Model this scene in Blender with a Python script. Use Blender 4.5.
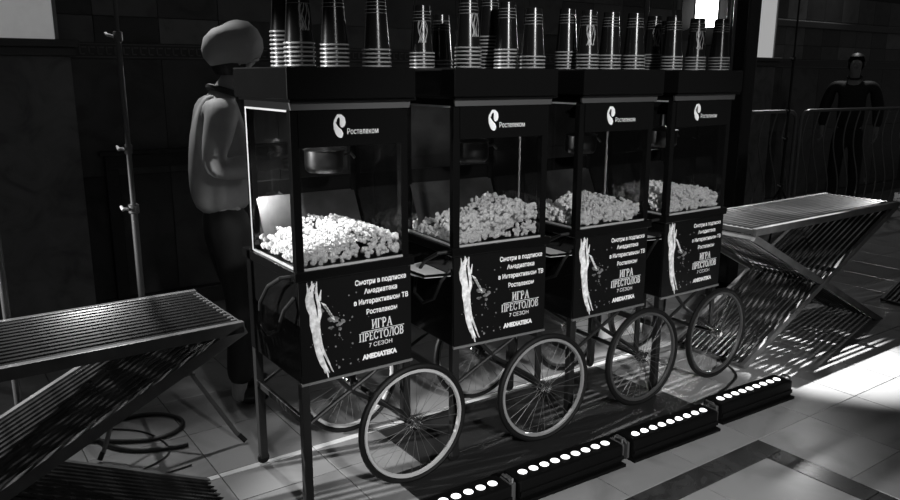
import bpy, bmesh, math, random
from mathutils import Vector, Matrix
random.seed(7)
R = math.radians
for o in list(bpy.data.objects): bpy.data.objects.remove(o)
S = bpy.context.scene
COL = S.collection

# ------------------------------------------------------------------ camera
yaw, pitch, roll = 0.613, 0.2247, 0.0022
fw = Vector((math.sin(yaw)*math.cos(pitch), math.cos(yaw)*math.cos(pitch), -math.sin(pitch)))
rt = Vector((math.cos(yaw), -math.sin(yaw), 0)); up = rt.cross(fw)
rt2 = rt*math.cos(roll)+up*math.sin(roll); up2 = -rt*math.sin(roll)+up*math.cos(roll)
cd = bpy.data.cameras.new('camera'); cam = bpy.data.objects.new('camera', cd); COL.objects.link(cam)
cd.sensor_width = 36; cd.lens = 763.08/900*36; cd.clip_start = .05
M = Matrix((rt2, up2, -fw)).transposed().to_4x4(); M.translation = Vector((-1.0352, -2.3927, 1.6))
cam.matrix_world = M
S.camera = cam

# ------------------------------------------------------------------ world, exposure
w = bpy.data.worlds.new('world'); S.world = w; w.use_nodes = True
w.node_tree.nodes['Background'].inputs[0].default_value = (1, 1, 1, 1)
w.node_tree.nodes['Background'].inputs[1].default_value = 0.034
S.view_settings.view_transform = 'Standard'
S.view_settings.look = 'None'
S.view_settings.gamma = 1
S.view_settings.exposure = 0
S.view_settings.use_curve_mapping = False

# ------------------------------------------------------------------ lights of the hall, plus an added fill
def spot(name, loc, target, power, size, blend, radius=.05):
    l = bpy.data.lights.new(name, 'SPOT'); l.energy = power; l.spot_size = R(size); l.spot_blend = blend
    l.shadow_soft_size = radius
    o = bpy.data.objects.new(name, l); COL.objects.link(o); o.location = loc
    o.rotation_euler = (Vector(target)-Vector(loc)).to_track_quat('-Z', 'Y').to_euler()
    return o
# low stage lamp far right, shining through the slatted table along the row
spot('spot_low_right', (7.2, .50, 2.07), (2.05, .16, 0), 3600, 9.5, .3, .02)
# high spot behind the right table: the bright pool on the marble
spot('spot_pool', (2.66, 1.36, 4.3), (3.15, -.22, 0), 5000, 17, .75, .03)
# house light from the front on the posters
spot('spot_front', (-.5, -5.0, 3.3), (1.35, 0, .68), 1350, 31, .5, .2)
# strong lamp on the left, a little behind the row, shining along it through the left table
spot('spot_left_key', (-4.2, 1.40, 1.85), (.3, -.02, .80), 2200, 24, .25, .03)
# the lamp seen above the cups
spot('spot_back', (4.70, 1.93, 2.13), (.2, -.3, 1.5), 60, 70, .5, .06)
# added fill to brighten the railing, no known lamp there
spot('fill_railing', (8.9, 2.9, 3.7), (7.2, 1.7, .6), 90, 80, .8, .1)
# lamp high above the wall behind the left table
spot('spot_back_left', (-.1, 2.3, 3.1), (-.6, .2, .8), 240, 50, .8, .05)

# ------------------------------------------------------------------ materials
MATS = {}
def mat(name, col, rough=.5, metal=0, spec=.5, noise=None, bump=None, coat=0, emit=0, nscale=20):
    if name in MATS: return MATS[name]
    m = bpy.data.materials.new(name); m.use_nodes = True
    nt = m.node_tree; b = nt.nodes['Principled BSDF']
    b.inputs['Base Color'].default_value = (col, col, col, 1)
    b.inputs['Roughness'].default_value = rough; b.inputs['Metallic'].default_value = metal
    b.inputs['Specular IOR Level'].default_value = spec
    b.inputs['Coat Weight'].default_value = coat; b.inputs['Coat Roughness'].default_value = .08
    if emit:
        b.inputs['Emission Color'].default_value = (1, 1, 1, 1); b.inputs['Emission Strength'].default_value = emit
    if noise is not None or bump:
        tc = nt.nodes.new('ShaderNodeTexCoord'); n = nt.nodes.new('ShaderNodeTexNoise')
        n.inputs['Scale'].default_value = nscale; n.inputs['Detail'].default_value = 5
        nt.links.new(tc.outputs['Object'], n.inputs['Vector'])
        if noise is not None:
            r = nt.nodes.new('ShaderNodeValToRGB')
            a, c = col*(1-noise), min(1, col*(1+noise))
            r.color_ramp.elements[0].position = .35; r.color_ramp.elements[1].position = .65
            r.color_ramp.elements[0].color = (a, a, a, 1); r.color_ramp.elements[1].color = (c, c, c, 1)
            nt.links.new(n.outputs['Fac'], r.inputs['Fac']); nt.links.new(r.outputs['Color'], b.inputs['Base Color'])
        if bump:
            bp = nt.nodes.new('ShaderNodeBump'); bp.inputs['Strength'].default_value = bump; bp.inputs['Distance'].default_value = .01
            nt.links.new(n.outputs['Fac'], bp.inputs['Height']); nt.links.new(bp.outputs['Normal'], b.inputs['Normal'])
    MATS[name] = m
    return m

def marble(name, c0, c1, rough=.2, scale=2.2, vein=.5):
    m = bpy.data.materials.new(name); m.use_nodes = True; nt = m.node_tree; b = nt.nodes['Principled BSDF']
    tc = nt.nodes.new('ShaderNodeTexCoord'); ge = nt.nodes.new('ShaderNodeObjectInfo')
    mp = nt.nodes.new('ShaderNodeVectorMath'); mp.operation = 'ADD'
    sc = nt.nodes.new('ShaderNodeVectorMath'); sc.operation = 'SCALE'; sc.inputs[3].default_value = 9
    nt.links.new(ge.outputs['Location'], sc.inputs[0])
    nt.links.new(tc.outputs['Object'], mp.inputs[0]); nt.links.new(sc.outputs[0], mp.inputs[1])
    n = nt.nodes.new('ShaderNodeTexNoise'); n.inputs['Scale'].default_value = scale; n.inputs['Detail'].default_value = 8
    n.inputs['Distortion'].default_value = 1.4
    nt.links.new(mp.outputs[0], n.inputs['Vector'])
    r = nt.nodes.new('ShaderNodeValToRGB'); e = r.color_ramp.elements
    e[0].position = .3; e[0].color = (c0, c0, c0, 1); e[1].position = .7; e[1].color = (c1, c1, c1, 1)
    k = e.new(.5); v = (c0+c1)/2*(1+vein*.25); k.color = (v, v, v, 1)
    nt.links.new(n.outputs['Fac'], r.inputs['Fac']); nt.links.new(r.outputs['Color'], b.inputs['Base Color'])
    b.inputs['Roughness'].default_value = rough
    return m

def glass(name, tint=.93, ior=1.45):
    m = bpy.data.materials.new(name); m.use_nodes = True; nt = m.node_tree
    out = nt.nodes['Material Output']; nt.nodes.remove(nt.nodes['Principled BSDF'])
    t = nt.nodes.new('ShaderNodeBsdfTransparent'); t.inputs[0].default_value = (tint, tint, tint, 1)
    g = nt.nodes.new('ShaderNodeBsdfGlossy'); g.inputs['Roughness'].default_value = .03
    f = nt.nodes.new('ShaderNodeFresnel'); f.inputs['IOR'].default_value = ior
    mx = nt.nodes.new('ShaderNodeMixShader')
    gm = nt.nodes.new('ShaderNodeNewGeometry'); iv = nt.nodes.new('ShaderNodeMath'); iv.operation = 'SUBTRACT'; iv.inputs[0].default_value = 1
    ml = nt.nodes.new('ShaderNodeMath'); ml.operation = 'MULTIPLY'
    nt.links.new(gm.outputs['Backfacing'], iv.inputs[1]); nt.links.new(iv.outputs[0], ml.inputs[0]); nt.links.new(f.outputs[0], ml.inputs[1])
    nt.links.new(ml.outputs[0], mx.inputs[0]); nt.links.new(t.outputs[0], mx.inputs[1]); nt.links.new(g.outputs[0], mx.inputs[2])
    nt.links.new(mx.outputs[0], out.inputs['Surface'])
    return m

LACQ = mat('black_lacquer', .004, .14, spec=.35)
MATTE = mat('matte_black', .003, .5, spec=.1)
RUB = mat('rubber', .006, .55, spec=.25)
STEEL = mat('steel', .2, .32, 1, noise=.25, nscale=9)
CHROME = mat('chrome', .6, .18, 1)
ALU = mat('aluminium_trim', .75, .3, .6)
GLASS = glass('cabinet_glass'); SMOKE = glass('smoked_glass', .5); FRONTG = glass('front_glass', .8)
WHITE = mat('print_white', .82, .5)
GREYP = mat('print_grey', .16, .5, noise=.6, nscale=60)
ART = mat('print_pale_streaks', .8, .5, noise=.35, nscale=45)
POSTER = mat('poster_black', .004, .4, spec=.2)
POP = mat('popcorn', .78, .7, noise=.1, nscale=60)
CUPB = mat('cup_black', .006, .22, spec=.24)
CUPW = mat('cup_rim_white', .22, .35)
CUPG = mat('cup_print_grey', .12, .4)
SLAT = mat('varnished_slat', .022, .2, noise=.5, coat=.4, nscale=14)
SLATE = mat('varnished_edge_board', .11, .35, noise=.25, coat=.3, nscale=10)
LENS = mat('led_lens', .9, .3, emit=1.6)
DARKP = mat('black_paint', .01, .4)

# ------------------------------------------------------------------ mesh helpers
class MB:
    def __init__(s): s.v = []; s.f = []; s.m = []; s.cur = 0
    def add(s, vs, fs):
        k = len(s.v); s.v += [tuple(p) for p in vs]; s.f += [tuple(i+k for i in f) for f in fs]; s.m += [s.cur]*len(fs); return s
    def box(s, x0, x1, y0, y1, z0, z1, c=0.0):
        if c <= 0:
            return s.add([(x0,y0,z0),(x1,y0,z0),(x1,y1,z0),(x0,y1,z0),(x0,y0,z1),(x1,y0,z1),(x1,y1,z1),(x0,y1,z1)],
                  [(3,2,1,0),(4,5,6,7),(0,1,5,4),(1,2,6,5),(2,3,7,6),(3,0,4,7)])
        bm = bmesh.new(); bmesh.ops.create_cube(bm, size=1)
        for v in bm.verts: v.co = Vector((x0+(v.co.x+.5)*(x1-x0), y0+(v.co.y+.5)*(y1-y0), z0+(v.co.z+.5)*(z1-z0)))
        bmesh.ops.bevel(bm, geom=bm.edges[:], offset=c, segments=2, affect='EDGES', profile=.6)
        bm.verts.ensure_lookup_table()
        s.add([v.co for v in bm.verts], [[v.index for v in f.verts] for f in bm.faces]); bm.free(); return s
    def tube(s, pts, r, n=8, closed=False, caps=True):
        pts = [Vector(p) for p in pts]; N = len(pts)
        rr = r if isinstance(r, (list, tuple)) else [r]*N
        prev = None; rings = []
        for i, p in enumerate(pts):
            if closed: t = pts[(i+1) % N]-pts[i-1]
            else: t = pts[min(i+1, N-1)]-pts[max(i-1, 0)]
            t.normalize()
            if prev is None: a = Vector((0,0,1)) if abs(t.z) < .9 else Vector((1,0,0))
            else: a = prev
            a = (a-t*a.dot(t)).normalized(); prev = a; b = t.cross(a)
            rings.append([p+(a*math.cos(2*math.pi*k/n)+b*math.sin(2*math.pi*k/n))*rr[i] for k in range(n)])
        vs = [q for g in rings for q in g]; fs = []
        for i in range(N if closed else N-1):
            j = (i+1) % N
            for k in range(n): fs.append((i*n+k, i*n+(k+1) % n, j*n+(k+1) % n, j*n+k))
        if caps and not closed: fs += [tuple(range(n))[::-1], tuple((N-1)*n+k for k in range(n))]
        return s.add(vs, fs)
    def torus(s, c, Rr, r, axis='y', n=40, m=8):
        pts = []
        for i in range(n):
            a = 2*math.pi*i/n; u, v = Rr*math.cos(a), Rr*math.sin(a)
            pts.append(Vector(c)+(Vector((u,0,v)) if axis == 'y' else Vector((u,v,0)) if axis == 'z' else Vector((0,u,v))))
        return s.tube(pts, r, m, closed=True)
    def lathe(s, prof, n=24, c=(0,0,0), cap=True):
        vs = []; fs = []; c = Vector(c)
        for r, z in prof:
            for k in range(n): vs.append(c+Vector((r*math.cos(2*math.pi*k/n), r*math.sin(2*math.pi*k/n), z)))
        for i in range(len(prof)-1):
            for k in range(n): fs.append((i*n+k, i*n+(k+1) % n, (i+1)*n+(k+1) % n, (i+1)*n+k))
        if cap: fs += [tuple(range(n))[::-1], tuple((len(prof)-1)*n+k for k in range(n))]
        return s.add(vs, fs)
    def poly(s, pts2, y0, y1, plane='xz'):
        # extruded outline in the xz plane between y0 (front) and y1
        n = len(pts2)
        if plane == 'xz': vs = [(a, y0, b) for a, b in pts2]+[(a, y1, b) for a, b in pts2]
        else: vs = [(a, b, y0) for a, b in pts2]+[(a, b, y1) for a, b in pts2]
        return s.add(vs, [tuple(range(n)), tuple(range(2*n-1, n-1, -1))]+[(i, (i+n), (i+1) % n+n, (i+1) % n) for i in range(n)])
    def mesh(s, name, mats, smooth=False):
        me = bpy.data.meshes.new(name); me.from_pydata(s.v, [], s.f)
        for m in (mats if isinstance(mats, (list, tuple)) else [mats]): me.materials.append(m)
        for p, k in zip(me.polygons, s.m): p.material_index = k
        bm = bmesh.new(); bm.from_mesh(me); bmesh.ops.recalc_face_normals(bm, faces=bm.faces[:]); bm.to_mesh(me); bm.free()
        if smooth:
            me.polygons.foreach_set('use_smooth', [True]*len(me.polygons))
            me.set_sharp_from_angle(angle=R(40))
        me.update(); return me
    def build(s, name, mats, parent=None, smooth=False):
        return link(name, s.mesh(name, mats, smooth), parent)
def link(name, data, parent=None, loc=None, rot=None):
    o = bpy.data.objects.new(name, data); COL.objects.link(o)
    if parent: o.parent = parent
    if loc is not None: o.location = loc
    if rot is not None: o.rotation_euler = rot
    return o
def empty(name, loc=(0,0,0), rz=0):
    o = bpy.data.objects.new(name, None); COL.objects.link(o); o.location = loc; o.rotation_euler = (0,0,rz); o.empty_display_size = .1
    return o
def tag(o, label, cat, group=None):
    o['label'] = label; o['category'] = cat
    if group: o['group'] = group
    return o
def struct(o): o['kind'] = 'structure'; return o

# ------------------------------------------------------------------ floor: marble tiles, dark inlay, painted strip of light
floor = struct(MB().box(-4, 15, -4.6, 3.4, -.06, -.006).build('floor', mat('grout', .10, .7)))
TM = [marble('floor_marble_%s' % n, a, b, .22) for n, a, b in (('pale', .20, .28), ('cream', .18, .255), ('warm', .22, .30))]
INL = marble('floor_inlay_dark', .02, .05, .2, 6)
LITBAND = marble('floor_light_band', .6, .7, .3)  # pale strip painted where a narrow band of light crosses the floor
tile_cache = {}
tiles = []
def tile(x0, x1, y0, y1, kind):
    tiles.append((x0, x1, y0, y1, kind))
xs = [1.93+.42*k for k in range(-14, 32)]
ysA = [-.60, -.18, .24, .455]
ysB = [.492+.42*k for k in range(0, 7)]
for i in range(len(xs)-1):
    for j in range(len(ysA)-1): tile(xs[i], xs[i+1], ysA[j], ysA[j+1], 0)
    for j in range(len(ysB)-1): tile(xs[i], xs[i+1], ysB[j], ysB[j+1], 0)
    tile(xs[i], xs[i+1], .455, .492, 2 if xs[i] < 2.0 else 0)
    if xs[i] >= 1.92:
        for k in range(9): tile(xs[i], xs[i+1], -.60-.42*(k+1), -.60-.42*k, 0)
    else: tile(xs[i], xs[i+1], -.72, -.60, 1)
for k in range(8): tile(1.81, 1.93, -.72-.42*(k+1), -.72-.42*k, 1)
for i in range(13):
    for k in range(8): tile(1.81-.42*(i+1), 1.81-.42*i, -.72-.42*(k+1), -.72-.42*k, 0)
def inview(x, y):
    d = Vector((x, y, 0))-M.translation; z = d.dot(fw)
    if z < .3: return 0
    u = 450+763*d.dot(rt2)/z; v = 250-763*d.dot(up2)/z
    return 1/z if (-60 < u < 960 and v < 560) else 0
tiles.sort(key=lambda t: -inview((t[0]+t[1])/2, (t[2]+t[3])/2))
rest = MB()
for n, (x0, x1, y0, y1, kind) in enumerate(tiles):
    g = .0022
    if n < 290 and inview((x0+x1)/2, (y0+y1)/2) > 0:
        mi = random.randrange(3); key = (round(x1-x0, 3), round(y1-y0, 3), kind, mi)
        if key not in tile_cache:
            a, b = (x1-x0)/2-g, (y1-y0)/2-g
            tile_cache[key] = MB().box(-a, a, -b, b, -.012, 0, .0015).mesh('tile', TM[mi] if kind == 0 else INL if kind == 1 else LITBAND)
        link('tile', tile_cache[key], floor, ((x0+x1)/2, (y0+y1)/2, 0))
    else:
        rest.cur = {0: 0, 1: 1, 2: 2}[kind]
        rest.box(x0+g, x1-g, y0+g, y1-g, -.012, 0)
ro = rest.build('far_tiles', [TM[0], INL, LITBAND], floor); ro['kind'] = 'stuff'

# ------------------------------------------------------------------ back wall with marble slabs, border and pillars
wall = struct(MB().box(-4, 15, 3.0, 3.2, 0, 4.2).build('wall_back', mat('wall_core', .03, .6)))
WM = [marble('wall_marble_%d' % i, c*.6, c, .3, 4) for i, c in enumerate((.065, .10, .15, .21))]
WD = [marble('wall_slab_dark_%d' % i, c*.5, c, .25, 3) for i, c in enumerate((.05, .075, .10))]
wc = {}
def wtile(x0, x1, z0, z1, m):
    key = (round(x1-x0, 3), round(z1-z0, 3), m.name)
    if key not in wc:
        a, b = (x1-x0)/2-.002, (z1-z0)/2-.002
        wc[key] = MB().box(-a, a, -.012, .001, -b, b, .0015).mesh('slab', m)
    link('slab', wc[key], wall, ((x0+x1)/2, 3.0, (z0+z1)/2))
for i in range(30):
    for j in range(3): wtile(-1.2+.4*i, -.8+.4*i, 1.80+.165*j if j < 1 else 1.965+.3*(j-1), 1.965+.3*j, random.choice(WM))
for i in range(15):
    wtile(-1.2+.8*i, -.4+.8*i, .95, 1.70, random.choice(WD)); wtile(-1.2+.8*i, -.4+.8*i, .12, .95, random.choice(WD))
b = MB().box(-1.2, 10.8, 2.985, 3.001, 1.70, 1.80).build('border', mat('border_stone', .06, .4), wall)
orn = MB()
for i in range(120):
    x = -.2+.052*i*1.0
    orn.box(x, x+.03, 2.980, 2.986, 1.725, 1.733); orn.box(x, x+.008, 2.980, 2.986, 1.725, 1.775); orn.box(x+.014, x+.042, 2.980, 2.986, 1.767, 1.775)
for z in (1.708, 1.788): orn.box(-1.2, 10.8, 2.981, 2.986, z, z+.006)
oo = orn.build('border_ornament', mat('ornament_pale', .16, .5), wall); oo['kind'] = 'stuff'
struct(MB().box(-1.2, 10.8, 2.93, 3.0, 0, .12, .008).build('baseboard_back', mat('baseboard_stone', .03, .35)))
tr = struct(MB().box(7.3, 13, 2.95, 3.0, 2.17, 2.25, .01).build('trim_1', mat('trim_stone', .12, .5)))
# dark low cupboard niche in the wall, left
struct(MB().box(-.02, .06, 2.93, 3.0, .12, 1.0, .006).box(1.5, 1.58, 2.93, 3.0, .12, 1.0, .006).box(-.02, 1.58, 2.92, 3.0, 1.0, 1.09, .006)
       .box(-.05, 1.61, 2.90, 3.0, 1.09, 1.115, .004).build('trim_2', mat('frame_stone', .015, .4)))
PB = mat('pillar_light_panel', .8, .5, noise=.12, nscale=6, emit=.17)
PB2 = mat('pillar_light_panel_bright', .8, .5, noise=.12, nscale=6, emit=.34)
def pillar(x0, x1, pm):
    p = struct(MB().box(x0, x1, 2.80, 3.0, 0, 1.71, .006).build('pillar', marble('pillar_marble', .09, .19, .3, 5)))
    MB().box(x0-.03, x1+.03, 2.77, 3.0, 1.71, 1.76, .008).box(x0-.05, x1+.05, 2.75, 3.0, 1.76, 1.805, .01).build('cornice', mat('cornice_stone', .07, .4), p)
    MB().box(x0+.05, x1-.07, 2.80, 3.0, 1.805, 3.4, .004).build('light_panel', pm, p)
    MB().box(x1-.075, x1-.055, 2.785, 3.0, 1.805, 3.4).box(x0+.035, x0+.052, 2.785, 3.0, 1.805, 3.4).build('panel_edge', mat('panel_edge', .3, .4), p)
    MB().box(x0-.03, x1+.03, 2.77, 3.0, 0, .14, .01).build('plinth', mat('cornice_stone', .07, .4), p)
pillar(-1.1, -.18, PB); pillar(6.55, 7.15, PB2)

# ------------------------------------------------------------------ lettering helpers
def text_mesh(body, x0, x1, zc, h, y=-.0035, bold=0.0):
    """flat lettering in the xz plane, scaled to the box x0..x1, cap height h, centred on zc"""
    c = bpy.data.curves.new('txt', 'FONT'); c.body = body; c.offset = bold; c.resolution_u = 3
    o = bpy.data.objects.new('txt', c); COL.objects.link(o); bpy.context.view_layer.update()
    me = bpy.data.meshes.new_from_object(o.evaluated_get(bpy.context.evaluated_depsgraph_get()))
    bpy.data.objects.remove(o)
    X = [v.co.x for v in me.vertices]; a, b_ = min(X), max(X)
    for v in me.vertices:
        v.co = Vector((x0+(v.co.x-a)/(b_-a)*(x1-x0), y, zc+(v.co.y-.36)/.72*h))
    me.materials.clear(); me.materials.append(WHITE)
    return me
def stroke(mb, pts, wd, y0, y1):
    for (x0, z0), (x1, z1) in zip(pts[:-1], pts[1:]):
        d = Vector((x1-x0, z1-z0)); L = d.length
        if L < 1e-6: continue
        d /= L; n = Vector((-d.y, d.x))*wd/2; e = d*wd*.25
        p = [(x0-e.x+n.x, z0-e.y+n.y), (x0-e.x-n.x, z0-e.y-n.y), (x1+e.x-n.x, z1+e.y-n.y), (x1+e.x+n.x, z1+e.y+n.y)]
        mb.poly(p, y0, y1)
def arc(cx, cz, rx, rz, a0, a1, n=9):
    return [(cx+rx*math.cos(R(a0+(a1-a0)*i/n)), cz+rz*math.sin(R(a0+(a1-a0)*i/n))) for i in range(n+1)]
TH, TN = 'T', 'N'
def serif(x, z): return (TN, [(x-.14, z), (x+.14, z)])
LET = {
 'И': (.8, [(TH, [(.12,0),(.12,1)]), (TH, [(.68,0),(.68,1)]), (TN, [(.12,.06),(.68,.94)]), serif(.12,0), serif(.12,1), serif(.68,0), serif(.68,1)]),
 'Г': (.62, [(TH, [(.12,0),(.12,1)]), (TN, [(.0,1),(.6,1)]), (TN, [(.6,1),(.6,.8)]), serif(.12,0)]),
 'Р': (.66, [(TH, [(.12,0),(.12,1)]), (TN, [(.0,1),(.3,1)]), (TN, [(.12,.48),(.3,.48)]), (TH, arc(.3,.74,.28,.26,90,-90)), serif(.12,0)]),
 'А': (.8, [(TN, [(.08,0),(.4,1)]), (TH, [(.4,1),(.72,0)]), (TN, [(.2,.34),(.62,.34)]), serif(.08,0), serif(.72,0)]),
 'П': (.8, [(TH, [(.12,0),(.12,1)]), (TH, [(.68,0),(.68,1)]), (TN, [(0,1),(.8,1)]), serif(.12,0), serif(.68,0)]),
 'Е': (.62, [(TH, [(.12,0),(.12,1)]), (TN, [(0,1),(.56,1)]), (TN, [(0,0),(.58,0)]), (TN, [(.12,.52),(.45,.52)]), (TN, [(.56,1),(.56,.84)]), (TN, [(.58,0),(.58,.18)])]),
 'С': (.74, [(TH, arc(.42,.5,.36,.5,50,310,14)), (TN, [(.66,.95),(.66,.72)]), (TN, [(.66,.05),(.66,.28)])]),
 'Т': (.74, [(TH, [(.37,0),(.37,1)]), (TN, [(0,1),(.74,1)]), (TN, [(0,1),(0,.8)]), (TN, [(.74,1),(.74,.8)]), serif(.37,0)]),
 'О': (.82, [(TH, arc(.41,.5,.37,.5,0,360,18))]),
 'Л': (.8, [(TN, [(.08,0),(.36,1)]), (TH, [(.68,0),(.68,1)]), (TN, [(.28,1),(.8,1)]), serif(.08,0), serif(.68,0)]),
 'В': (.68, [(TH, [(.12,0),(.12,1)]), (TN, [(0,1),(.32,1)]), (TN, [(0,0),(.32,0)]), (TN, [(.12,.53),(.32,.53)]), (TH, arc(.32,.77,.23,.23,90,-90)), (TH, arc(.32,.265,.28,.265,90,-90))]),
}
def serif_text(mb, body, x0, x1, z0, h, y0=-.0045, y1=-.002):
    tot = sum(LET[c][0]+.16 for c in body)-.16; k = (x1-x0)/tot; x = x0
    for c in body:
        wd, st = LET[c]
        for t, pts in st:
            stroke(mb, [(x+px*k, z0+pz*h) for px, pz in pts], h*(.115 if t == TH else .06), y0, y1)
        x += (wd+.16)*k

# shared lettering meshes
TXT = [text_mesh('Смотри в подписке', .223, .442, .862, .019, bold=.03), text_mesh('Амедиатека', .260, .401, .826, .019, bold=.03),
       text_mesh('в Интерактивном ТВ', .217, .450, .787, .019, bold=.03), text_mesh('Ростелеком', .268, .400, .746, .019, bold=.03),
       text_mesh('7 СЕЗОН', .276, .376, .614, .0165), text_mesh('AMEDIATEKA', .246, .397, .571, .018, bold=.07)]
_t = MB(); serif_text(_t, 'ИГРА', .290, .376, .677, .034); serif_text(_t, 'ПРЕСТОЛОВ', .236, .427, .634, .030)
_t.box(.245, .430, -.0045, -.002, .6685, .6703)
TITLE = _t.mesh('title_lettering', WHITE)
LOGOT = text_mesh('Ростелеком', .207, .330, .4112+1.0, .020, y=-.0075)
# emblem: a curled drop shape, upper comma and lower drop
def emblem():
    mb = MB(); y0, y1 = -.0085, -.006
    def band(path):
        L = []; Rr = []
        for i, (x, z, wd) in enumerate(path):
            a = path[max(i-1, 0)]; b_ = path[min(i+1, len(path)-1)]
            d = Vector((b_[0]-a[0], b_[1]-a[1])).normalized(); n = Vector((-d.y, d.x))*wd/2
            L.append((x+n.x, z+n.y)); Rr.append((x-n.x, z-n.y))
        for i in range(len(path)-1): mb.poly([L[i], L[i+1], Rr[i+1], Rr[i]], y0, y1)
    cx, cz = .176, 1.428
    # lower drop: thin at the left, bulging to the lower right
    band([(cx-.016, cz+.026, .003), (cx-.017, cz+.012, .009), (cx-.012, cz-.004, .018), (cx-.002, cz-.018, .026), (cx+.004, cz-.028, .024), (cx+.006, cz-.035, .013), (cx+.007, cz-.038, .004)])
    # upper curl
    band([(cx-.012, cz+.016, .003), (cx-.011, cz+.028, .008), (cx-.003, cz+.037, .011), (cx+.006, cz+.036, .013), (cx+.013, cz+.027, .019), (cx+.014, cz+.014, .022), (cx+.012, cz+.004, .018), (cx+.010, cz-.002, .006)])
    return mb.mesh('emblem', WHITE)
EMB = emblem()
# printed pale wisp (plain stand-in for the poster picture) with flecks
def wisp():
    rnd = random.Random(3); mb = MB()
    spine = [(.062,.885),(.052,.86),(.052,.83),(.058,.80),(.062,.77),(.058,.74),(.062,.70),(.070,.66),(.080,.62),(.090,.58),(.104,.545),(.112,.527)]
    wid = [.020,.036,.048,.054,.046,.030,.026,.028,.032,.036,.034,.014]
    for k in range(26):
        o = rnd.uniform(-.5, .5); a = rnd.randint(0, 5); e = rnd.randint(a+4, len(spine)-1) if a+4 < len(spine)-1 else len(spine)-1
        ph = rnd.uniform(0, 6)
        pts = []
        for i in range(a, e+1):
            wv = .006*math.sin(i*1.3+ph)
            pts.append((spine[i][0]+o*wid[i]+wv*(.4 if i < 9 else 1), spine[i][1]+rnd.uniform(-.004, .004)))
        n = len(pts); L = []; Q = []
        for i, (x, z) in enumerate(pts):
            t = math.sin(math.pi*(i+.25)/(n-.5)); wd = .001+.0045*max(t, 0)
            L.append((x-wd, z)); Q.append((x+wd, z))
        for i in range(n-1): mb.poly([L[i], L[i+1], Q[i+1], Q[i]], -.0038-.00002*k, -.002)
    for (x, z, dx, dz) in ((.04,.87,-.006,.022),(.055,.88,-.002,.026),(.068,.87,.004,.022),(.08,.84,.008,.02)):
        mb.poly([(x-.006, z-.02), (x+.006, z-.02), (x+dx+.001, z+dz), (x+dx-.001, z+dz)], -.0038, -.002)
    for k in range(5):
        x, z = .085+.007*k, .815-.012*k
        mb.poly([(x, z), (x+.02, z-.012), (x+.026, z-.03), (x+.014, z-.022)], -.0037, -.002)
    return mb.mesh('printed_wisp', ART)
def flecks():
    rnd = random.Random(5); mb = MB()
    for k in range(46):
        x = min(max(rnd.gauss(.15, .05), .02), .44); z = rnd.uniform(.55, .84); r = rnd.uniform(.0012, .005)*(1 if k > 8 else 1.4)
        mb.poly([(x+r*math.cos(a*1.047)*rnd.uniform(.6, 1.2), z+r*math.sin(a*1.047)*rnd.uniform(.6, 1.2)) for a in range(6)], -.0036, -.002)
    for k in range(14):
        x, z = .135+rnd.uniform(-.035, .04), .725+rnd.uniform(-.025, .022); r = rnd.uniform(.006, .014)
        mb.poly([(x+r*math.cos(a*.785)*rnd.uniform(.5, 1.3), z+r*.6*math.sin(a*.785)*rnd.uniform(.5, 1.3)) for a in range(8)], -.0034-.00002*k, -.002)
    return mb.mesh('printed_flecks', GREYP)
WISP, FLECK = wisp(), flecks()

# ------------------------------------------------------------------ popcorn carts
def cyl(mb, a, b_, r, n=10): return mb.tube([a, b_], r, n)
me = {}
me['lid'] = MB().box(-.025, .465, -.045, .445, 1.522, 1.627, .004).box(-.012, .478, -.03, .43, 1.512, 1.524, .003).mesh('lid', LACQ)
me['trim'] = MB().poly([(-.001, 1.487), (.457, 1.487), (.462, 1.512), (-.006, 1.512)], -.014, -.004).mesh('trim_strip', mat('trim_metal', .2, .35, .8))
me['roof'] = MB().box(.004, .452, .004, .424, 1.486, 1.512).mesh('roof_plate', MATTE)
me['logo_panel'] = MB().box(.026, .43, -.006, .006, 1.361, 1.487, .002).mesh('logo_panel', LACQ)
me['post'] = MB().box(-.015, .015, -.015, .015, .0, .575, .003).mesh('post', LACQ)
me['pane_f'] = MB().box(.030, .426, .000, .004, .944, 1.361).mesh('pane', FRONTG)
me['pane_s'] = MB().box(-.002, .002, .030, .398, .944, 1.484).mesh('pane', GLASS)
me['pane_r'] = MB().box(-.002, .002, .030, .398, .944, 1.484).mesh('pane', SMOKE)
me['pane_b'] = MB().box(.030, .426, -.002, .002, 1.20, 1.484).mesh('pane', GLASS)
def sideframe():
    return MB().box(-.004, .004, .398, .410, .94, 1.487, .001).box(-.004, .004, .026, .398, 1.480, 1.487).box(-.004, .004, .026, .398, .938, .945).mesh('pane_frame', ALU)
me['sframe'] = sideframe(); me['sframe_r'] = me['sframe'].copy(); me['sframe_r'].materials[0] = mat('trim_metal', .2, .35, .8)
me['sill'] = MB().box(.028, .428, -.004, .004, .936, .943).mesh('sill_strip', ALU)
me['ledge'] = MB().box(-.012, .474, -.014, .50, .900, .936, .004).mesh('base_ledge', LACQ)
me['deck'] = MB().box(.004, .452, .004, .418, .9361, .941).mesh('deck', STEEL)
me['back_steel'] = MB().add([(.02,.405,.94),(.44,.405,.94),(.44,.412,1.11),(.02,.412,1.11),(.02,.40,.94),(.44,.40,.94),(.44,.407,1.11),(.02,.407,1.11)],
    [(0,1,2,3),(4,7,6,5),(0,4,5,1),(1,5,6,2),(2,6,7,3),(3,7,4,0)]).add([(.02,.30,.941),(.44,.30,.941),(.44,.398,1.145),(.40,.398,1.145),(.02,.398,1.145)], [(0,1,2,3,4)]).mesh('steel_back_panel', STEEL)
me['rail'] = MB().box(.026, .43, .405, .425, 1.145, 1.205, .003).mesh('back_rail', MATTE)
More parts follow.
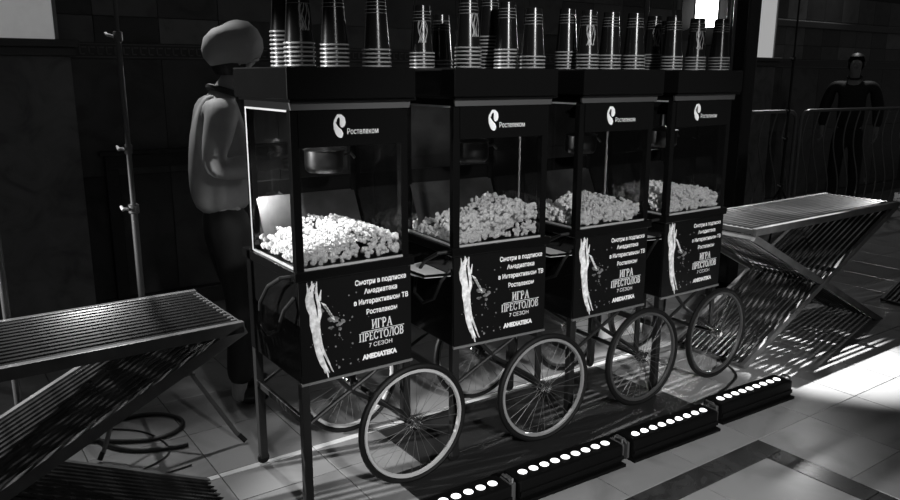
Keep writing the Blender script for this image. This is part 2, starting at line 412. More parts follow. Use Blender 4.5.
# kettle: pot with rounded base, lid flaps and hanger
me['kettle'] = MB().lathe([(.02,.0),(.062,.004),(.072,.015),(.074,.03),(.074,.085),(.079,.089),(.074,.091),(.03,.10),(.012,.11)], 24).mesh('kettle', mat('kettle_steel', .13, .3, 1), True)
me['hanger'] = MB().tube([(0,0,.10),(0,0,.20)], .009, 8).box(-.10,.10,-.008,.008,.19,.205).tube([(.074,0,.06),(.11,0,.07),(.13,0,.05)], .006, 6).mesh('hanger', STEEL, True)
me['bulb_holder'] = MB().lathe([(.014,0),(.026,-.008),(.048,-.028),(.056,-.066),(.054,-.066),(.045,-.03),(.024,-.011),(.010,-.006)], 20, cap=False).mesh('lamp_shade', MATTE, True)
me['bulb'] = MB().lathe([(.009,-.024),(.012,-.02),(.012,-.004),(.010,0)], 12).mesh('lamp_socket', MATTE, True)
me['body'] = MB().box(0, .466, .004, .488, .520, .900, .004).mesh('body', LACQ)
me['poster'] = MB().box(.003, .463, -.002, .004, .522, .897).mesh('poster', POSTER)
me['poster_edge'] = MB().box(.0, .466, -.006, .006, .512, .5215, .001).mesh('poster_edge', mat('edge_metal', .35, .35, .7))
me['leg'] = MB().box(-.016, .016, -.016, .016, .028, .522, .003).mesh('leg', DARKP)
me['caster'] = MB().lathe([(.014,-.008),(.024,-.006),(.026,0),(.024,.006),(.014,.008)], 14).mesh('caster', RUB, True)
me['tyre'] = MB().torus((0,0,0), .238, .0125, 'y', 56, 8).mesh('wheel', RUB, True)
for _n, _c in (('rim0', .42), ('rim1', .22), ('rim2', .05), ('rim3', .05)): me[_n] = MB().torus((0,0,0), .2205, .0095, 'y', 56, 6).mesh('rim', mat('rim_light_tone_'+_n[-1], _c, .4), True)  # left-hand light on the first two carts' wheels put into paler rim colours
me['hub'] = MB().tube([(0,-.03,0),(0,-.022,0),(0,-.02,0),(0,.02,0),(0,.022,0),(0,.03,0)], [.012,.014,.022,.022,.014,.012], 14).torus((0,.016,0),.026,.003).torus((0,-.016,0),.026,.003).mesh('hub', CHROME, True)
me['spoke'] = MB().tube([(0,0,.022),(0,0,.218)], .0011, 4).mesh('spoke', mat('spoke_steel', .12, .5, .6))
me['axle'] = MB().tube([(.4635,-.03,.25),(.4635,.52,.25)], .011, 10).mesh('axle', DARKP, True)
def fork():
    return MB().box(.438, .466, .012, .024, .25, .53, .002).box(.452, .476, .010, .026, .235, .268, .003).mesh('fork', DARKP)
me['fork'] = fork()
me['brace'] = MB().tube([(.02,.02,.345),(.15,.02,.415),(.30,.02,.49),(.34,.02,.52)], .008, 8).mesh('brace', DARKP, True)
me['spring'] = MB().tube([(.14,.02,.515),(.22,.02,.43),(.32,.02,.365),(.42,.02,.30),(.455,.02,.27)], .009, 8).mesh('spring_arm', DARKP, True)
me['cross'] = MB().box(.0, .016, .03, .47, .36, .385, .002).mesh('crossbar', DARKP)
me['handle'] = MB().tube([(-.004,.03,.915),(-.045,.04,.912),(-.055,.13,.865),(-.06,.20,.79),(-.06,.215,.71),(-.06,.14,.685),(-.055,.06,.72),(-.045,.02,.80),(-.004,.02,.84)], .0075, 8).mesh('handle', RUB, True)
me['tray'] = MB().poly([(-.004,.012),(-.11,.035),(-.14,.13),(-.10,.24),(-.004,.26)], .818, .824, 'xy').mesh('side_tray', mat('tray_steel', .7, .4, .3))
me['tray_rim'] = MB().tube([(-.004,.012,.826),(-.11,.035,.826),(-.14,.13,.835),(-.10,.24,.85),(-.004,.26,.86)], .006, 6).mesh('tray_rim', LACQ, True)
me['button'] = MB().tube([(0,0,0),(0,-.004,0)], .006, 8).mesh('latch', CHROME)
def make_cart(k, loc, rz, label, power, sides=True):
    c = empty('popcorn_cart', loc, rz); tag(c, label, 'popcorn cart', 'popcorn carts in a row')
    L = lambda n, key, loc=None, par=c, rot=None: link(n, me[key], par, loc, rot)
    L('lid', 'lid'); L('trim_strip', 'trim'); L('roof_plate', 'roof')
    lp = L('logo_panel', 'logo_panel'); link('emblem', EMB, lp); link('lettering', LOGOT, lp)
    for x in (.0145, .4415):
        for y in (.0145, .4105): L('post', 'post', (x, y, .912))
    L('pane', 'pane_f'); L('pane', 'pane_s', (.006,0,0)); L('pane', 'pane_r', (.450,0,0)); L('pane', 'pane_b', (0,.415,0))
    L('pane_frame', 'sframe', (.003,0,0)); L('pane_frame', 'sframe_r', (.453,0,0))
    L('sill_strip', 'sill'); L('base_ledge', 'ledge'); L('deck', 'deck'); L('steel_back_panel', 'back_steel'); L('back_rail', 'rail')
    kt = L('kettle', 'kettle', (.235, .24, 1.24)); L('hanger', 'hanger', None, kt)
    ls = L('lamp_shade', 'bulb_holder', (.12, .12, 1.484)); L('lamp_socket', 'bulb', None, ls)
    l = bpy.data.lights.new('cabinet_lamp', 'POINT'); l.energy = power; l.shadow_soft_size = .010
    link('cabinet_lamp', l, c, (.12, .12, 1.444))
    L('body', 'body'); L('latch', 'button', (.012, -.002, .905)); L('latch', 'button', (.455, -.002, .90))
    ps = L('poster', 'poster')
    for t in TXT: link('lettering', t, ps)
    link('title_lettering', TITLE, ps); link('printed_wisp', WISP, ps); link('printed_flecks', FLECK, ps)['kind'] = 'stuff'
    L('poster_edge', 'poster_edge')
    for y in (.022, .47):
        lg = L('leg', 'leg', (.018, y, 0)); L('caster', 'caster', (0, 0, .0262), lg, (R(90), 0, 0))
    for y, a in ((-.017, 4), (.528, 9)):
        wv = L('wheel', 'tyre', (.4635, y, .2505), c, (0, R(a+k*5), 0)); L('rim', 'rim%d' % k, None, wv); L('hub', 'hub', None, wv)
        for i in range(28):
            L('spoke', 'spoke', (0, .014 if i % 2 else -.014, 0), wv, (R(-3.4 if i % 2 else 3.4)*(-1), R(i*360/28), 0))
    L('axle', 'axle'); L('fork', 'fork'); L('fork', 'fork', (0, .46, 0)); L('brace', 'brace'); L('brace', 'brace', (0,.46,0))
    L('spring_arm', 'spring'); L('spring_arm', 'spring', (0,.46,0)); L('crossbar', 'cross')
    L('handle', 'handle')
    if k > 0:
        t = L('side_tray', 'tray'); L('tray_rim', 'tray_rim', None, t)
    return c
CARTS = [((0,0,0), 0), ((.6678,.0057,0), -.0701), ((1.3232,-.0035,0), -.0295), ((1.9272,-.0035,0), .0031)]
LBL = ['black popcorn cart nearest the camera, its white popcorn brightly lit', 'black popcorn cart second from the left, beside the brightly lit one',
       'black popcorn cart third from the left between the second and the last', 'black popcorn cart at the right end beside the slatted table']
POW = [15, .12, .6, .5]
carts = [make_cart(k, l, r, LBL[k], POW[k]) for k, (l, r) in enumerate(CARTS)]

# popcorn heaps
def kernel_template(rnd):
    bm = bmesh.new()
    for i in range(rnd.randint(3, 4)):
        r = rnd.uniform(.55, .85); off = Vector((rnd.gauss(0,1), rnd.gauss(0,1), rnd.gauss(0,1))).normalized()*rnd.uniform(.35, .7)
        g = bmesh.ops.create_icosphere(bm, subdivisions=1, radius=r)
        for v in g['verts']: v.co = v.co*rnd.uniform(.88, 1.12)+off
    bm.verts.index_update()
    t = ([v.co.copy() for v in bm.verts], [[v.index for v in f.verts] for f in bm.faces]); bm.free(); return t
_rk = random.Random(11); KT = [kernel_template(_rk) for _ in range(7)]
HE = [lambda x, y: .052+.075*math.exp(-((x-.27)/.15)**2)*(.75+.2*y/.4)+.010*math.sin(9*x+5*y),
      lambda x, y: .030+.115*max(0, min(1, (x-.02)/.36))**1.0*(.8+.05*y/.4),
      lambda x, y: .048+.04*math.exp(-((x-.30)/.2)**2)*(.6+.4*y/.4),
      lambda x, y: .070+.035*math.exp(-((x-.2)/.2)**2)*(.6+.4*y/.4)]
HL = ['heap of brightly lit white popcorn behind the glass of the nearest cart', 'heap of popcorn rising to the right in the second cart from the left',
      'low heap of popcorn in the third cart from the left', 'heap of popcorn in the cart at the right end of the row']
for k, (loc, rz) in enumerate(CARTS):
    rnd = random.Random(20+k); mb = MB(); h = HE[k]; nx, ny = 14, 10
    X0, X1, Y0, Y1 = .026, .430, .020, .385
    vs = []; fs = []
    for j in range(ny+1):
        for i in range(nx+1):
            x = X0+(X1-X0)*i/nx; y = Y0+(Y1-Y0)*j/ny; vs.append((x, y, .944+max(0, h(x, y)-.045)))
    for j in range(ny):
        for i in range(nx): fs.append((j*(nx+1)+i, j*(nx+1)+i+1, (j+1)*(nx+1)+i+1, (j+1)*(nx+1)+i))
    mb.add(vs, fs)
    for n in range(760):
        x = rnd.uniform(X0+.008, X1-.008); y = rnd.uniform(Y0+.004, Y1)
        if n < 200: y = Y0+rnd.uniform(0, .012)
        if 200 <= n < 300: x = X0+rnd.uniform(0, .012)
        if 300 <= n < 350: x = X1-rnd.uniform(0, .012)
        top = h(x, y); z = .951+(max(0, top-.008)*rnd.random() if n < 350 else max(0, top-.008+rnd.uniform(-.012, .007)))
        s_ = rnd.uniform(.0085, .0130)
        vv, ff = rnd.choice(KT)
        q = Matrix.Rotation(rnd.uniform(0, 6.28), 3, 'Z') @ Matrix.Rotation(rnd.uniform(0, 6.28), 3, 'X')
        c_ = Vector((x, max(y, .018), max(z, .953)))
        mb.add([q @ v*s_+c_ for v in vv], ff)
    o = mb.build('popcorn_heap', POP, None, True); o.location = loc; o.rotation_euler = (0, 0, rz); o['kind'] = 'stuff'
    o['label'] = HL[k]; o['category'] = 'popcorn'

# ------------------------------------------------------------------ paper cups in upside-down stacks on the lids
CH, CP = .19, .0142
_c = MB(); _c.cur = 0
cupbody = MB().lathe([(.0485,.004),(.046,.03),(.0345,.186),(.034,CH),(.0335,CH),(.031,CH-.006)], 22).mesh('cup', CUPB, True)
cuprim = MB().torus((0,0,.0045), .0492, .0034, 'z', 24, 6).mesh('rim', CUPW, True)
_p = MB()
for z in (.128, .140, .152, .164): 
    r = .046-(.0115)*(z-.03)/.156
    _p.lathe([(r+.0004, z),(r+.0003, z+.0022)], 22, cap=False)
cupband = _p.mesh('printed_bands', CUPG, True)
_p = MB()   # a pale printed figure-like wisp on the cup wall
rw = random.Random(8)
for j in range(9):
    a0 = rw.uniform(-.5, .5); pts = []
    for i in range(8):
        z = .045+.012*i+rw.uniform(-.002, .002); r = .0466-(.0115)*(z-.03)/.156; a = a0+.12*math.sin(i*.9+j)
        pts.append((a, z, r))
    for (a, z, r), (a2, z2, r2) in zip(pts[:-1], pts[1:]):
        d = .03
        _p.add([(r*math.cos(a-d), r*math.sin(a-d), z), (r*math.cos(a+d), r*math.sin(a+d), z), (r2*math.cos(a2+d), r2*math.sin(a2+d), z2), (r2*math.cos(a2-d), r2*math.sin(a2-d), z2)], [(0,1,2,3)])
cupart = _p.mesh('printed_wisp', mat('cup_print_pale', .25, .45))
ORD = ['lowest', 'second', 'third', 'fourth', 'fifth', 'sixth', 'seventh', 'eighth', 'ninth', 'tenth', 'eleventh']
STACKS = [ # x, y, cups, label of the stack, art angle
 (.066,.165, 9, 'left rear stack on the nearest cart', 0), (.054,.022, 6, 'bright left front stack on the nearest cart', 1),
 (.211,.08, 6, 'third stack from left on the nearest cart', 0), (.368,.06, 5, 'right-hand stack on the nearest cart', 0),
 (.717,.30, 5, 'rear left stack on the second cart', 2), (.845,.35, 3, 'short rear stack on the second cart', 0),
 (.751,.03, 6, 'streaked front left stack on the second cart', 1), (1.032,.26, 10, 'tallest rear stack on the second cart', 0),
 (1.013,.12, 6, 'middle stack on the second cart', 0), (1.055,.005, 4, 'front right stack on the second cart', 0),
 (1.425,.20, 6, 'rear left stack on the third cart', 0), (1.437,.08, 5, 'front left stack on the third cart', 2),
 (1.575,.08, 5, 'middle stack on the third cart', 0), (1.70,.05, 5, 'right-hand stack on the third cart', 0),
 (2.062,.25, 6, 'rear left stack on the last cart', 2), (2.23,.30, 5, 'rear right stack on the last cart', 0),
 (2.19,.09, 5, 'middle front stack on the last cart', 2), (2.325,.05, 5, 'right-hand stack on the last cart', 0), (2.00,.08, 5, 'front left stack on the last cart', 0)]
for (x, y, n, ds, art) in STACKS:
    for i in range(n):
        o = link('paper_cup', cupbody, None, (x, y, 1.6275+CP*i), (0, 0, R(-122+(35 if art == 1 else 0))))
        tag(o, ('paper cup, %s from the bottom, %s' if i else 'black paper cup, %s in the %s') % (ORD[i], ds), 'cup', 'upside-down black paper cups')
        link('rim', cuprim, o)
        if i == n-1:
            link('printed_bands', cupband, o)
            if art: link('printed_wisp', cupart, o)

# ------------------------------------------------------------------ LED light bars on the floor
ledbody = MB().box(-.275,.275,-.055,.055,.012,.095,.012).box(-.28,.28,-.07,.07,.0,.014,.003).box(-.272,.272,-.060,-.054,.03,.05,.002).mesh('housing', MATTE)
ledend = MB().box(-.006,.006,-.04,.04,.0,.075,.004).tube([(0,-.03,.06),(.012,-.02,.085),(.012,.02,.085),(0,.03,.06)], .006, 6).mesh('end_bracket', mat('bracket_grey', .06, .4))
ledlens = MB().lathe([(.019,0),(.019,.003),(.016,.005),(.009,.006)], 16).mesh('lens', LENS, True)
BARS = [(.385,-.335,0), (.975,-.350,0), (1.585,-.372,14), (2.205,-.362,4)]
for i, (x, y, tl) in enumerate(BARS):
    b_ = empty('light_bar', (x, y, .0), 0); b_.rotation_euler = (0, 0, R(-2.2))
    tag(b_, ['black light bar with white lenses nearest the bottom edge of the picture', 'black light bar with white lenses in front of the second cart', 'black light bar with round white lenses in front of the third cart', 'black light bar with white lenses at the right end of the row'][i], 'light bar', 'floor light bars')
    h_ = link('housing', ledbody, b_)
    for s_ in (-1, 1): link('end_bracket', ledend, b_, (s_*.288, 0, .012), (0, 0, 0 if s_ > 0 else math.pi))
    for k in range(9): link('lens', ledlens, h_, (-.22+.055*k, -.012 if tl > 10 else 0, .0925), (R(tl), 0, 0))

# ------------------------------------------------------------------ crossed slatted tables
def slat_mesh(L):
    mb = MB(); n = 8; prof = [(.0105*math.cos(math.pi*2*i/n), .0095*math.sin(math.pi*2*i/n)) for i in range(n)]
    vs = [(0, a, b_) for a, b_ in prof]+[(L, a, b_) for a, b_ in prof]
    mb.add(vs, [(i, (i+1) % n, n+(i+1) % n, n+i) for i in range(n)]+[tuple(range(n))[::-1], tuple(range(n, 2*n))])
    return mb.mesh('slat', SLAT, True)
TL, TD, THh = 1.6, .50, .8
DLn = math.hypot(TL, THh-.03)
sl_top, sl_dia = slat_mesh(TL-.02), slat_mesh(DLn-.02)
def panel_frame(L):
    return MB().box(0, L, 0, .026, -.026, .014, .003).box(0, L, TD-.026, TD, -.026, .014, .003).box(.0, .022, .026, TD-.026, -.02, .008, .002).box(L-.022, L, .026, TD-.026, -.02, .008, .002).box(L/2-.02, L/2+.02, .026, TD-.026, -.024, -.010, .002).mesh('panel', SLATE)
fr_top, fr_dia = panel_frame(TL), panel_frame(DLn)
def xtable(loc, rz, label):
    t = empty('slatted_table', loc, rz); tag(t, label, 'table', 'crossed slatted tables')
    a = math.atan2(THh-.03, TL)
    for nm, fr, sl, lc, rot in (('tabletop', fr_top, sl_top, (0,0,THh-.014), (0,0,0)),
                                ('crossed_panel', fr_dia, sl_dia, (0,.001,THh-.045), (0,a,0)),
                                ('crossed_panel', fr_dia, sl_dia, (0,0,.012), (0,-a,0))):
        p_ = link(nm, fr, t, lc, rot)
        for i in range(13): link('slat', sl, p_, (.01, .026+.0172+.0344*i, .003))
    return t
xtable((-1.80,-.06,0), R(1.5), 'slatted table with crossed panels at the left edge of the picture')
xtable((2.62,-.055,0), R(.6), 'slatted table with crossed panels right of the last popcorn cart')
xtable((4.60,-.32,0), R(-2), 'farther slatted table cut off by the right edge of the picture')

# ------------------------------------------------------------------ mat under the carts
tag(MB().box(.56, 1.965, .075, .45, .0003, .006, .002).build('floor_mat', mat('mat_black', .003, .8, bump=.2, nscale=200)), 'black mat on the floor under the middle carts', 'mat')
tag(MB().box(.40, 2.0, -.285, .07, .0003, .004, .0015).build('floor_mat', mat('mat_grey', .005, .7, bump=.2, nscale=150)), 'thin dark mat behind the row of light bars', 'mat')

# ------------------------------------------------------------------ stands, lamp, posts
def light_stand(loc, feet, h, label, lamp=False, mt=None):
    s_ = empty('light_stand', loc); tag(s_, label, 'stand')
    mt = mt or mat('stand_grey', .12, .35, .6)
    MB().tube([(0,0,.22),(0,0,1.05)], .014, 10).build('pole', mt, s_, True)
    MB().tube([(0,0,1.05),(0,0,1.75)], .011, 10).build('pole', mt, s_, True)
    MB().tube([(0,0,1.75),(0,0,h)], .008, 8).build('pole', mt, s_, True)
    for z, r in ((1.05,.022),(1.75,.019),(.62,.022),(1.30,.016)):
        c_ = MB().lathe([(r*.8,-.02),(r,-.016),(r,.016),(r*.8,.02)], 12, (0,0,z)).build('collar', mt, s_, True)
        MB().tube([(-r,0,z),(-r-.025,-.01,z+.006)], .006, 6).tube([(-r-.025,-.025,z+.002),(-r-.025,.01,z+.012)], .006, 6).build('knob', mat('knob_pale', .5, .4), c_, True)
    for fx, fy in feet:
        l_ = MB().tube([(0,0,.60),(fx*.9,fy*.9,.05),(fx,fy,.012)], .010, 8).build('leg', mt, s_, True)
        MB().tube([(fx*.93,fy*.93,.04),(fx,fy,.011)], .011, 8).build('foot', RUB, l_, True)
        MB().tube([(0,0,.26),(fx*.5,fy*.5,.32)], .006, 6).build('strut', mt, l_, True)
    return s_
light_stand((-.30,.97,0), [(.32,-.285),(-.25,-.10),(.02,.40)], 2.5, 'thin grey tripod stand behind the left slatted table')
light_stand((5.45,1.55,0), [(.3,-.2),(-.3,-.1),(.02,.35)], 2.6, 'dark thin stand in front of the curved railing', mt=DARKP)
# stage lamp with barn doors
lampstand = light_stand((4.80,2.02,0), [(.3,-.2),(-.3,-.1),(.02,.35)], 2.0, 'thin dark stand carrying the stage lamp', mt=DARKP)
lamp = empty('stage_lamp', (4.78,2.0,2.14)); tag(lamp, 'bright stage lamp with dark barn doors above the cups', 'lamp')
lamp.scale = (1.35, 1.35, 1.35)
lamp.rotation_euler = (Vector((-1.0,-2.4,1.75))-Vector((4.78,2.0,2.14))).to_track_quat('-Y', 'Z').to_euler()
MB().box(-.075,.075,.0,.20,-.10,.10,.015).build('housing', MATTE, lamp)
MB().box(-.068,.068,-.004,.001,-.092,.092).build('lens', mat('stage_lens', .9, .3, emit=9), lamp)
MB().add([(-.075,-.002,.10),(.075,-.002,.10),(.10,-.10,.17),(-.10,-.10,.17),(-.075,.0,.104),(.075,.0,.104),(.10,-.098,.174),(-.10,-.098,.174)], [(0,1,2,3),(7,6,5,4),(0,4,5,1),(1,5,6,2),(2,6,7,3),(3,7,4,0)]).build('barn_door', MATTE, lamp)
MB().add([(-.06,-.002,-.10),(.06,-.002,-.10),(.05,-.07,-.20),(-.05,-.07,-.20),(-.06,.002,-.104),(.06,.002,-.104),(.05,-.066,-.204),(-.05,-.066,-.204)], [(0,1,2,3),(7,6,5,4),(0,4,5,1),(1,5,6,2),(2,6,7,3),(3,7,4,0)]).build('barn_door', MATTE, lamp)
for s_ in (-1, 1):
    MB().add([(s_*.078,-.002,-.09),(s_*.078,-.002,.09),(s_*.15,-.08,.12),(s_*.15,-.08,-.12),(s_*.082,-.001,-.09),(s_*.082,-.001,.09),(s_*.154,-.078,.12),(s_*.154,-.078,-.12)], [(0,1,2,3),(7,6,5,4),(0,4,5,1),(1,5,6,2),(2,6,7,3),(3,7,4,0)]).build('barn_door', MATTE, lamp)
MB().tube([(-.085,.08,0),(-.09,.08,-.13),(.09,.08,-.13),(.085,.08,0)], .008, 6).build('yoke', MATTE, lamp)
# chrome posts and a dark glossy column behind the last carts
for x, y, r, lb in ((2.86,1.0,.016,'chrome post rising behind the third cart'), (3.12,1.0,.008,'thin chrome rod behind the cups of the last cart'),
                    (3.70,1.0,.011,'left of two chrome posts at the right end of the cups'), (3.80,1.02,.011,'right of two chrome posts at the right end of the cups')):
    p_ = tag(empty('metal_post', (x, y, 0)), lb, 'post')
    MB().tube([(0,0,.012),(0,0,2.9)], r, 12).build('shaft', mat('post_metal', .14, .35, .8), p_, True)
    MB().lathe([(.0,0),(.042,0),(.042,.006),(.02,.014),(.0,.014)], 18, cap=False).build('base_plate', mat('post_metal', .14, .35, .8), p_, True)
p_ = tag(empty('dark_column', (3.98,1.05,0)), 'glossy black column right of the last cart', 'column')
MB().box(-.07,.07,-.07,.07,.05,2.9,.012).build('shaft', mat('column_gloss', .015, .12), p_); MB().box(-.09,.09,-.09,.09,0,.05,.008).build('base_plate', MATTE, p_)
# glossy upright at the left edge
p_ = tag(empty('metal_post', (-.833,.62,0)), 'thin glossy post at the left edge behind the slatted table', 'post')
MB().tube([(0,0,.012),(0,0,1.15)], .013, 12).build('shaft', mat('post_metal', .14, .35, .8), p_, True)
MB().lathe([(.0,0),(.09,0),(.09,.006),(.03,.014),(.0,.014)], 18, cap=False).build('base_plate', mat('post_metal', .14, .35, .8), p_, True)

# ------------------------------------------------------------------ curved railing
def railing(A, B, label, n):
    A, B = Vector(A), Vector(B); L = (B-A).length
    r_ = empty('railing', (A.x, A.y, 0), math.atan2(B.y-A.y, B.x-A.x)); tag(r_, label, 'railing', 'barrier railings')
    IM = mat('railing_metal', .25, .3, .9)
    MB().tube([(0,0,.10),(.0,0,1.15),(.015,0,1.21),(.05,0,1.245),(.12,0,1.255),(L-.12,0,1.255),(L-.05,0,1.245),(L-.015,0,1.21),(L,0,1.15),(L,0,.10)], .017, 8).build('frame', IM, r_, True)
    MB().tube([(0,0,.14),(L,0,.14)], .013, 8).build('bottom_rail', IM, r_, True)
    bal = MB().tube([(.085*math.sin(2*math.pi*t)*(1-.2*t), 0, .14+1.11*t) for t in [i/14 for i in range(15)]], .0075, 6).mesh('baluster', IM, True)
    for i in range(n): link('baluster', bal, r_, ((i+.7)*L/(n+.4), 0, 0))
    mid = MB().tube([(.0,0,.45),(.04,0,.60),(.0,0,.75),(-.04,0,.60)], .006, 6, closed=True).mesh('ornament', IM, True)
    link('ornament', mid, r_, (L*.52, .0, 0))
    for x in (0, L): MB().box(x-.02, x+.02, -.22, .22, 0, .03, .004).box(x-.015,x+.015,-.015,.015,.03,.12).build('foot', IM, r_)
railing((5.35,2.17,0), (6.42,2.05,0), 'metal barrier railing next to the pillar', 6)
railing((6.50,2.04,0), (8.75,1.78,0), 'long metal barrier railing with curved bars in front of the standing man', 13)

# ------------------------------------------------------------------ boxes, bags, cables behind the carts
bx = empty('white_box', (2.47,.86,0), R(-8)); tag(bx, 'pale carton standing on the floor behind the third cart', 'box')
MB().box(-.20,.20,-.13,.13,0,.20,.004).build('carton', mat('carton_pale', .85, .6), bx)
MB().add([(-.20,-.13,.20),(.20,-.13,.20),(.22,-.20,.245),(-.18,-.20,.245)], [(0,1,2,3)]).add([(-.20,.13,.20),(.20,.13,.20),(.22,.21,.24),(-.18,.21,.24)], [(0,1,2,3)]).build('flap', mat('carton_pale', .85, .6), bx)
CB = mat('cable_black', .012, .45)
def cable(pts, r, label):
    c = bpy.data.curves.new('floor_cable', 'CURVE'); c.dimensions = '3D'; c.bevel_depth = r; c.resolution_u = 8; c.bevel_resolution = 2
    sp = c.splines.new('NURBS'); sp.points.add(len(pts)-1); sp.use_endpoint_u = True; sp.order_u = 3
    for p, q in zip(sp.points, pts): p.co = (q[0], q[1], q[2] if len(q) > 2 else r+.001, 1)
    tmp = bpy.data.objects.new('tmp', c); COL.objects.link(tmp); bpy.context.view_layer.update()
    m_ = bpy.data.meshes.new_from_object(tmp.evaluated_get(bpy.context.evaluated_depsgraph_get())); bpy.data.objects.remove(tmp)
    m_.materials.clear(); m_.materials.append(CB)
    for p in m_.polygons: p.use_smooth = True
    tag(link('floor_cable', m_), label, 'cable')
cable([(-.62,1.15),(-.40,.95),(-.22,.93),(-.13,1.05),(-.22,1.22),(-.42,1.25),(-.55,1.1),(-.40,.82),(-.2,.80)], .010, 'thick black cable coiled on the floor by the tripod stand')
cable([(-.50,1.2),(-.36,1.12),(-.28,.95),(-.27,.78),(-.38,.70),(-.55,.68),(-.40,.60),(-.24,.62)], .004, 'thin black cable looping under the left slatted table')
cable([(2.62,.10),(2.55,-.08),(2.35,-.16),(2.15,-.20),(2.05,-.26)], .006, 'black cable running from the right table to the last light bar')

# ------------------------------------------------------------------ people
def skin(name, verts, edges, m_, parent, root=0, sub=2):
    d = bpy.data.meshes.new(name); d.from_pydata([v[0] for v in verts], edges, []); d.materials.append(m_)
    o = link(name, d, parent)
    sm = o.modifiers.new('skin', 'SKIN'); sm.use_smooth_shade = True
    ss = o.modifiers.new('sub', 'SUBSURF'); ss.levels = sub; ss.render_levels = sub
    for i, v in enumerate(verts):
        r = v[1]; d.skin_vertices[0].data[i].radius = r if isinstance(r, tuple) else (r, r)
        d.skin_vertices[0].data[i].use_root = (i == root)
    return o
SKIN = mat('skin_tone', .30, .5)
def person(loc, rz, label, J, jacket_m, trouser_m, shirt_scale=1.0, cap=None, hair_m=None, collar=True):
    """J: joint dictionary in local metres, facing +x, right-hand side is -y"""
    p = empty('person', loc, rz); tag(p, label, 'person')
    V = []; E = []; idx = {}
    def add(n, r, frm=None):
        idx[n] = len(V); V.append((J[n], r))
        if frm: E.append((idx[frm], idx[n]))
    add('pelvis', .065); add('waist', .085, 'pelvis'); add('chest', .09, 'waist'); add('neckb', .065, 'chest'); add('neck', .052, 'neckb')
    add('jaw', .062, 'neck'); add('head', .085, 'jaw'); add('crown', .07, 'head')
    for s_ in 'rl':
        add('hip'+s_, .055, 'pelvis'); add('knee'+s_, .048, 'hip'+s_); add('ank'+s_, .042, 'knee'+s_); add('heel'+s_, .038, 'ank'+s_); add('toe'+s_, .028, 'heel'+s_)
        add('sho'+s_, .042, 'chest'); add('elb'+s_, .036, 'sho'+s_); add('wri'+s_, .028, 'elb'+s_)
        wr = Vector(J['wri'+s_]); d = (wr-Vector(J['elb'+s_])).normalized(); sd = Vector((0, 0, 1)) if abs(d.z) < .7 else Vector((1, 0, 0)); sd = (sd-d*sd.dot(d)).normalized(); nn = d.cross(sd)
        J['palm'+s_] = wr+d*.07; add('palm'+s_, (.034, .02), 'wri'+s_)
        for f, (o_, ln) in enumerate(((-.027, .062), (-.009, .074), (.009, .07), (.027, .055))):
            J['k%s%d' % (s_, f)] = wr+d*.095+sd*o_; J['m%s%d' % (s_, f)] = wr+d*(.095+ln*.55)+sd*o_*1.1+nn*.012; J['t%s%d' % (s_, f)] = wr+d*(.095+ln*.9)+sd*o_*1.1+nn*.034
            add('k%s%d' % (s_, f), .0095, 'palm'+s_); add('m%s%d' % (s_, f), .0085, 'k%s%d' % (s_, f)); add('t%s%d' % (s_, f), .0075, 'm%s%d' % (s_, f))
        J['th0'+s_] = wr+d*.045+sd*.034; J['th1'+s_] = wr+d*.085+sd*.05+nn*.01
        add('th0'+s_, .012, 'palm'+s_); add('th1'+s_, .009, 'th0'+s_)
    hd = Vector(J['head']); J['nose'] = hd+Vector((.10, 0, -.012)); add('nose', .012, 'head')
    skin('body', V, E, SKIN, p)
    # jacket
    Jv = [(J['hem'], (.15, .165)), (J['waist'], (.14, .16)), (J['chest'], (.15, .165)), (Vector(J['neckb'])-Vector((0, 0, .03)), .082)]
    Je = [(0, 1), (1, 2), (2, 3)]
    for s_ in 'rl':
        k = len(Jv); sh, el, wr = Vector(J['sho'+s_]), Vector(J['elb'+s_]), Vector(J['wri'+s_])
        Jv += [(sh, .078), (sh.lerp(el, .5), .074), (el, .070), (el.lerp(wr, .5), .062), (el.lerp(wr, .92), .05)]
        Jv.append((Vector(J['chest']).lerp(sh, .5)+Vector((0, 0, .015)), .10)); Je += [(2, k+5), (k+5, k), (k, k+1), (k+1, k+2), (k+2, k+3), (k+3, k+4)]
    skin('jacket', Jv, Je, jacket_m, p)
    pv = Vector(J['pelvis']); Tv = [(pv+Vector((0, 0, .05)), (.125, .14)), (pv-Vector((0, 0, .06)), (.13, .145))]; Te = [(0, 1)]
    for s_ in 'rl':
        k = len(Tv); Tv += [(Vector(J['hip'+s_])-Vector((0, 0, .10)), .095), (J['knee'+s_], .08), (J['ank'+s_], .068)]
        Te += [(1, k), (k, k+1), (k+1, k+2)]
    skin('trousers', Tv, Te, trouser_m, p)
    for s_ in 'rl':
        a = Vector(J['heel'+s_]); t = Vector(J['toe'+s_])
        skin('shoe', [(a, (.042, .042)), (a.lerp(t, .5), (.045, .038)), (t, (.04, .028))], [(0, 1), (1, 2)], mat('shoe_black', .015, .3), p)
    # hair and face
    prof = [(.02,.112),(.055,.10),(.083,.07),(.096,.03),(.098,-.005),(.092,-.05),(.07,-.085)]
    hb = MB().lathe(prof, 18, cap=False)
    kp = [q for q in hb.f if sum(hb.v[i][0] for i in q)/len(q) < .035 or sum(hb.v[i][2] for i in q)/len(q) > .06]; hb.f = kp; hb.m = [0]*len(kp)
    hb.lathe([(.001,.116),(.02,.112)], 18, cap=False)
    hh = hb.mesh('hair', hair_m or mat('hair_dark', .012, .5), True)
    link('hair', hh, p, hd+Vector((-.020, 0, .01)))
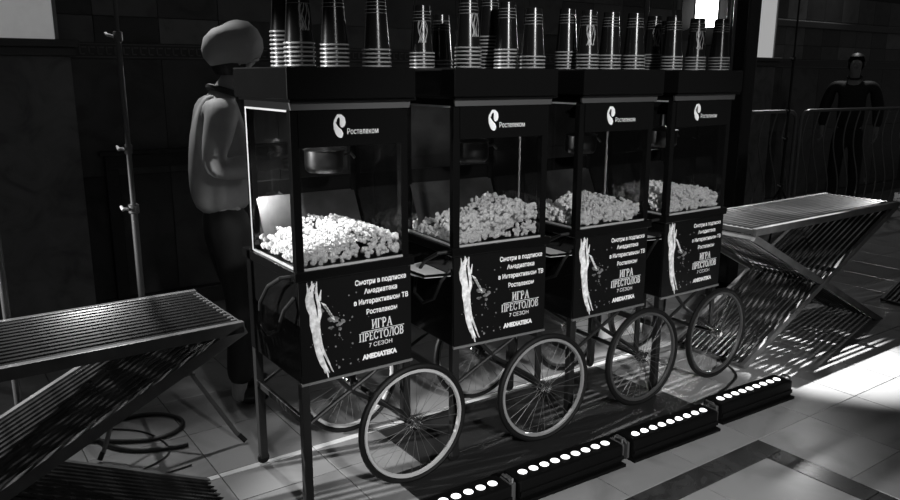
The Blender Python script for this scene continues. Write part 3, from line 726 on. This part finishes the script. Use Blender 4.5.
    for sgn in (-1, 1):
        e_ = MB().lathe([(.002,-.011),(.008,-.008),(.011,0),(.008,.008),(.002,.011)], 10).build('eye', mat('eye_white', .5, .3), p, True); e_.location = hd+Vector((.078, sgn*.032, .012))
        e2 = MB().lathe([(.003,-.028),(.010,-.018),(.012,0),(.014,.018),(.006,.028)], 10).build('ear', SKIN, p, True); e2.location = hd+Vector((-.005, sgn*.088, -.005))
    m_ = MB().tube([(.082,-.024,-.052),(.09,0,-.054),(.082,.024,-.052)], .005, 6).build('mouth', mat('lip', .18, .5), p, True); m_.location = hd
    # collar
    cb = MB().torus((0,0,0), .072, .014, 'z', 20, 6).build('collar', mat('collar_black', .012, .6) if collar else jacket_m, p, True)
    cb.location = Vector(J['neckb'])+Vector((.0, 0, .012)); cb.rotation_euler = (0, R(18), 0)
    if cap:
        cm = MB().lathe([(.085,-.055),(.112,-.04),(.132,.0),(.134,.04),(.118,.085),(.082,.118),(.03,.132)], 22)
        cm.v = [(x*(1.18 if x < 0 else 1)+.006*math.sin(31*y+9*z), y+.005*math.sin(27*x), z-(.10*abs(x) if x < 0 else 0)+.006*math.sin(40*x+23*y)) for x, y, z in cm.v]
        c_ = cm.build('cap', cap, p, True); c_.location = hd+Vector((.008, 0, .035)); c_.rotation_euler = (0, R(-9), 0)
        MB().torus((0,0,-.052), .09, .008, 'z', 22, 6).build('cap_band', cap, c_, True)
    return p
J1 = dict(pelvis=(0,0,.97), waist=(-.015,0,1.13), hem=(.0,0,.93), chest=(-.02,0,1.38), neckb=(.03,0,1.515), neck=(.05,0,1.55), jaw=(.09,0,1.60), head=(.09,0,1.675), crown=(.085,0,1.735),
  hipr=(.0,-.095,.91), kneer=(.03,-.10,.50), ankr=(-.01,-.11,.10), heelr=(-.03,-.11,.045), toer=(.13,-.115,.032),
  hipl=(.0,.095,.91), kneel=(.08,.09,.50), ankl=(.06,.09,.10), heell=(.04,.09,.045), toel=(.2,.09,.032),
  shor=(-.03,-.19,1.45), elbr=(-.11,-.25,1.19), wrir=(.12,-.24,1.20), shol=(-.0,.19,1.45), elbl=(.02,.25,1.18), wril=(.24,.2,1.17))
person((.165,1.20,0), R(-4), 'person in a pale jacket and white cap standing behind the nearest cart', J1, mat('jacket_pale', .36, .7, noise=.12, bump=.25, nscale=8), mat('trousers_black', .01, .7), cap=mat('cap_pale', .30, .75, bump=.15, nscale=10))
J2 = dict(pelvis=(0,0,1.0), waist=(0,0,1.15), hem=(0,0,.93), chest=(0,0,1.42), neckb=(.0,0,1.58), neck=(.01,0,1.62), jaw=(.02,0,1.67), head=(.02,0,1.75), crown=(.02,0,1.80),
  hipr=(0,-.1,.94), kneer=(.02,-.11,.52), ankr=(0,-.12,.10), heelr=(-.02,-.12,.045), toer=(.14,-.13,.032),
  hipl=(0,.1,.94), kneel=(.02,.11,.52), ankl=(0,.12,.10), heell=(-.02,.12,.045), toel=(.14,.13,.032),
  shor=(0,-.22,1.50), elbr=(-.02,-.29,1.22), wrir=(.04,-.29,.98), shol=(0,.22,1.50), elbl=(-.02,.29,1.22), wril=(.04,.29,.98))
person((8.25,2.45,0), R(208), 'man in a dark open-collared shirt standing behind the railing', J2, mat('shirt_black', .012, .7), mat('trousers_black', .01, .7), collar=False)
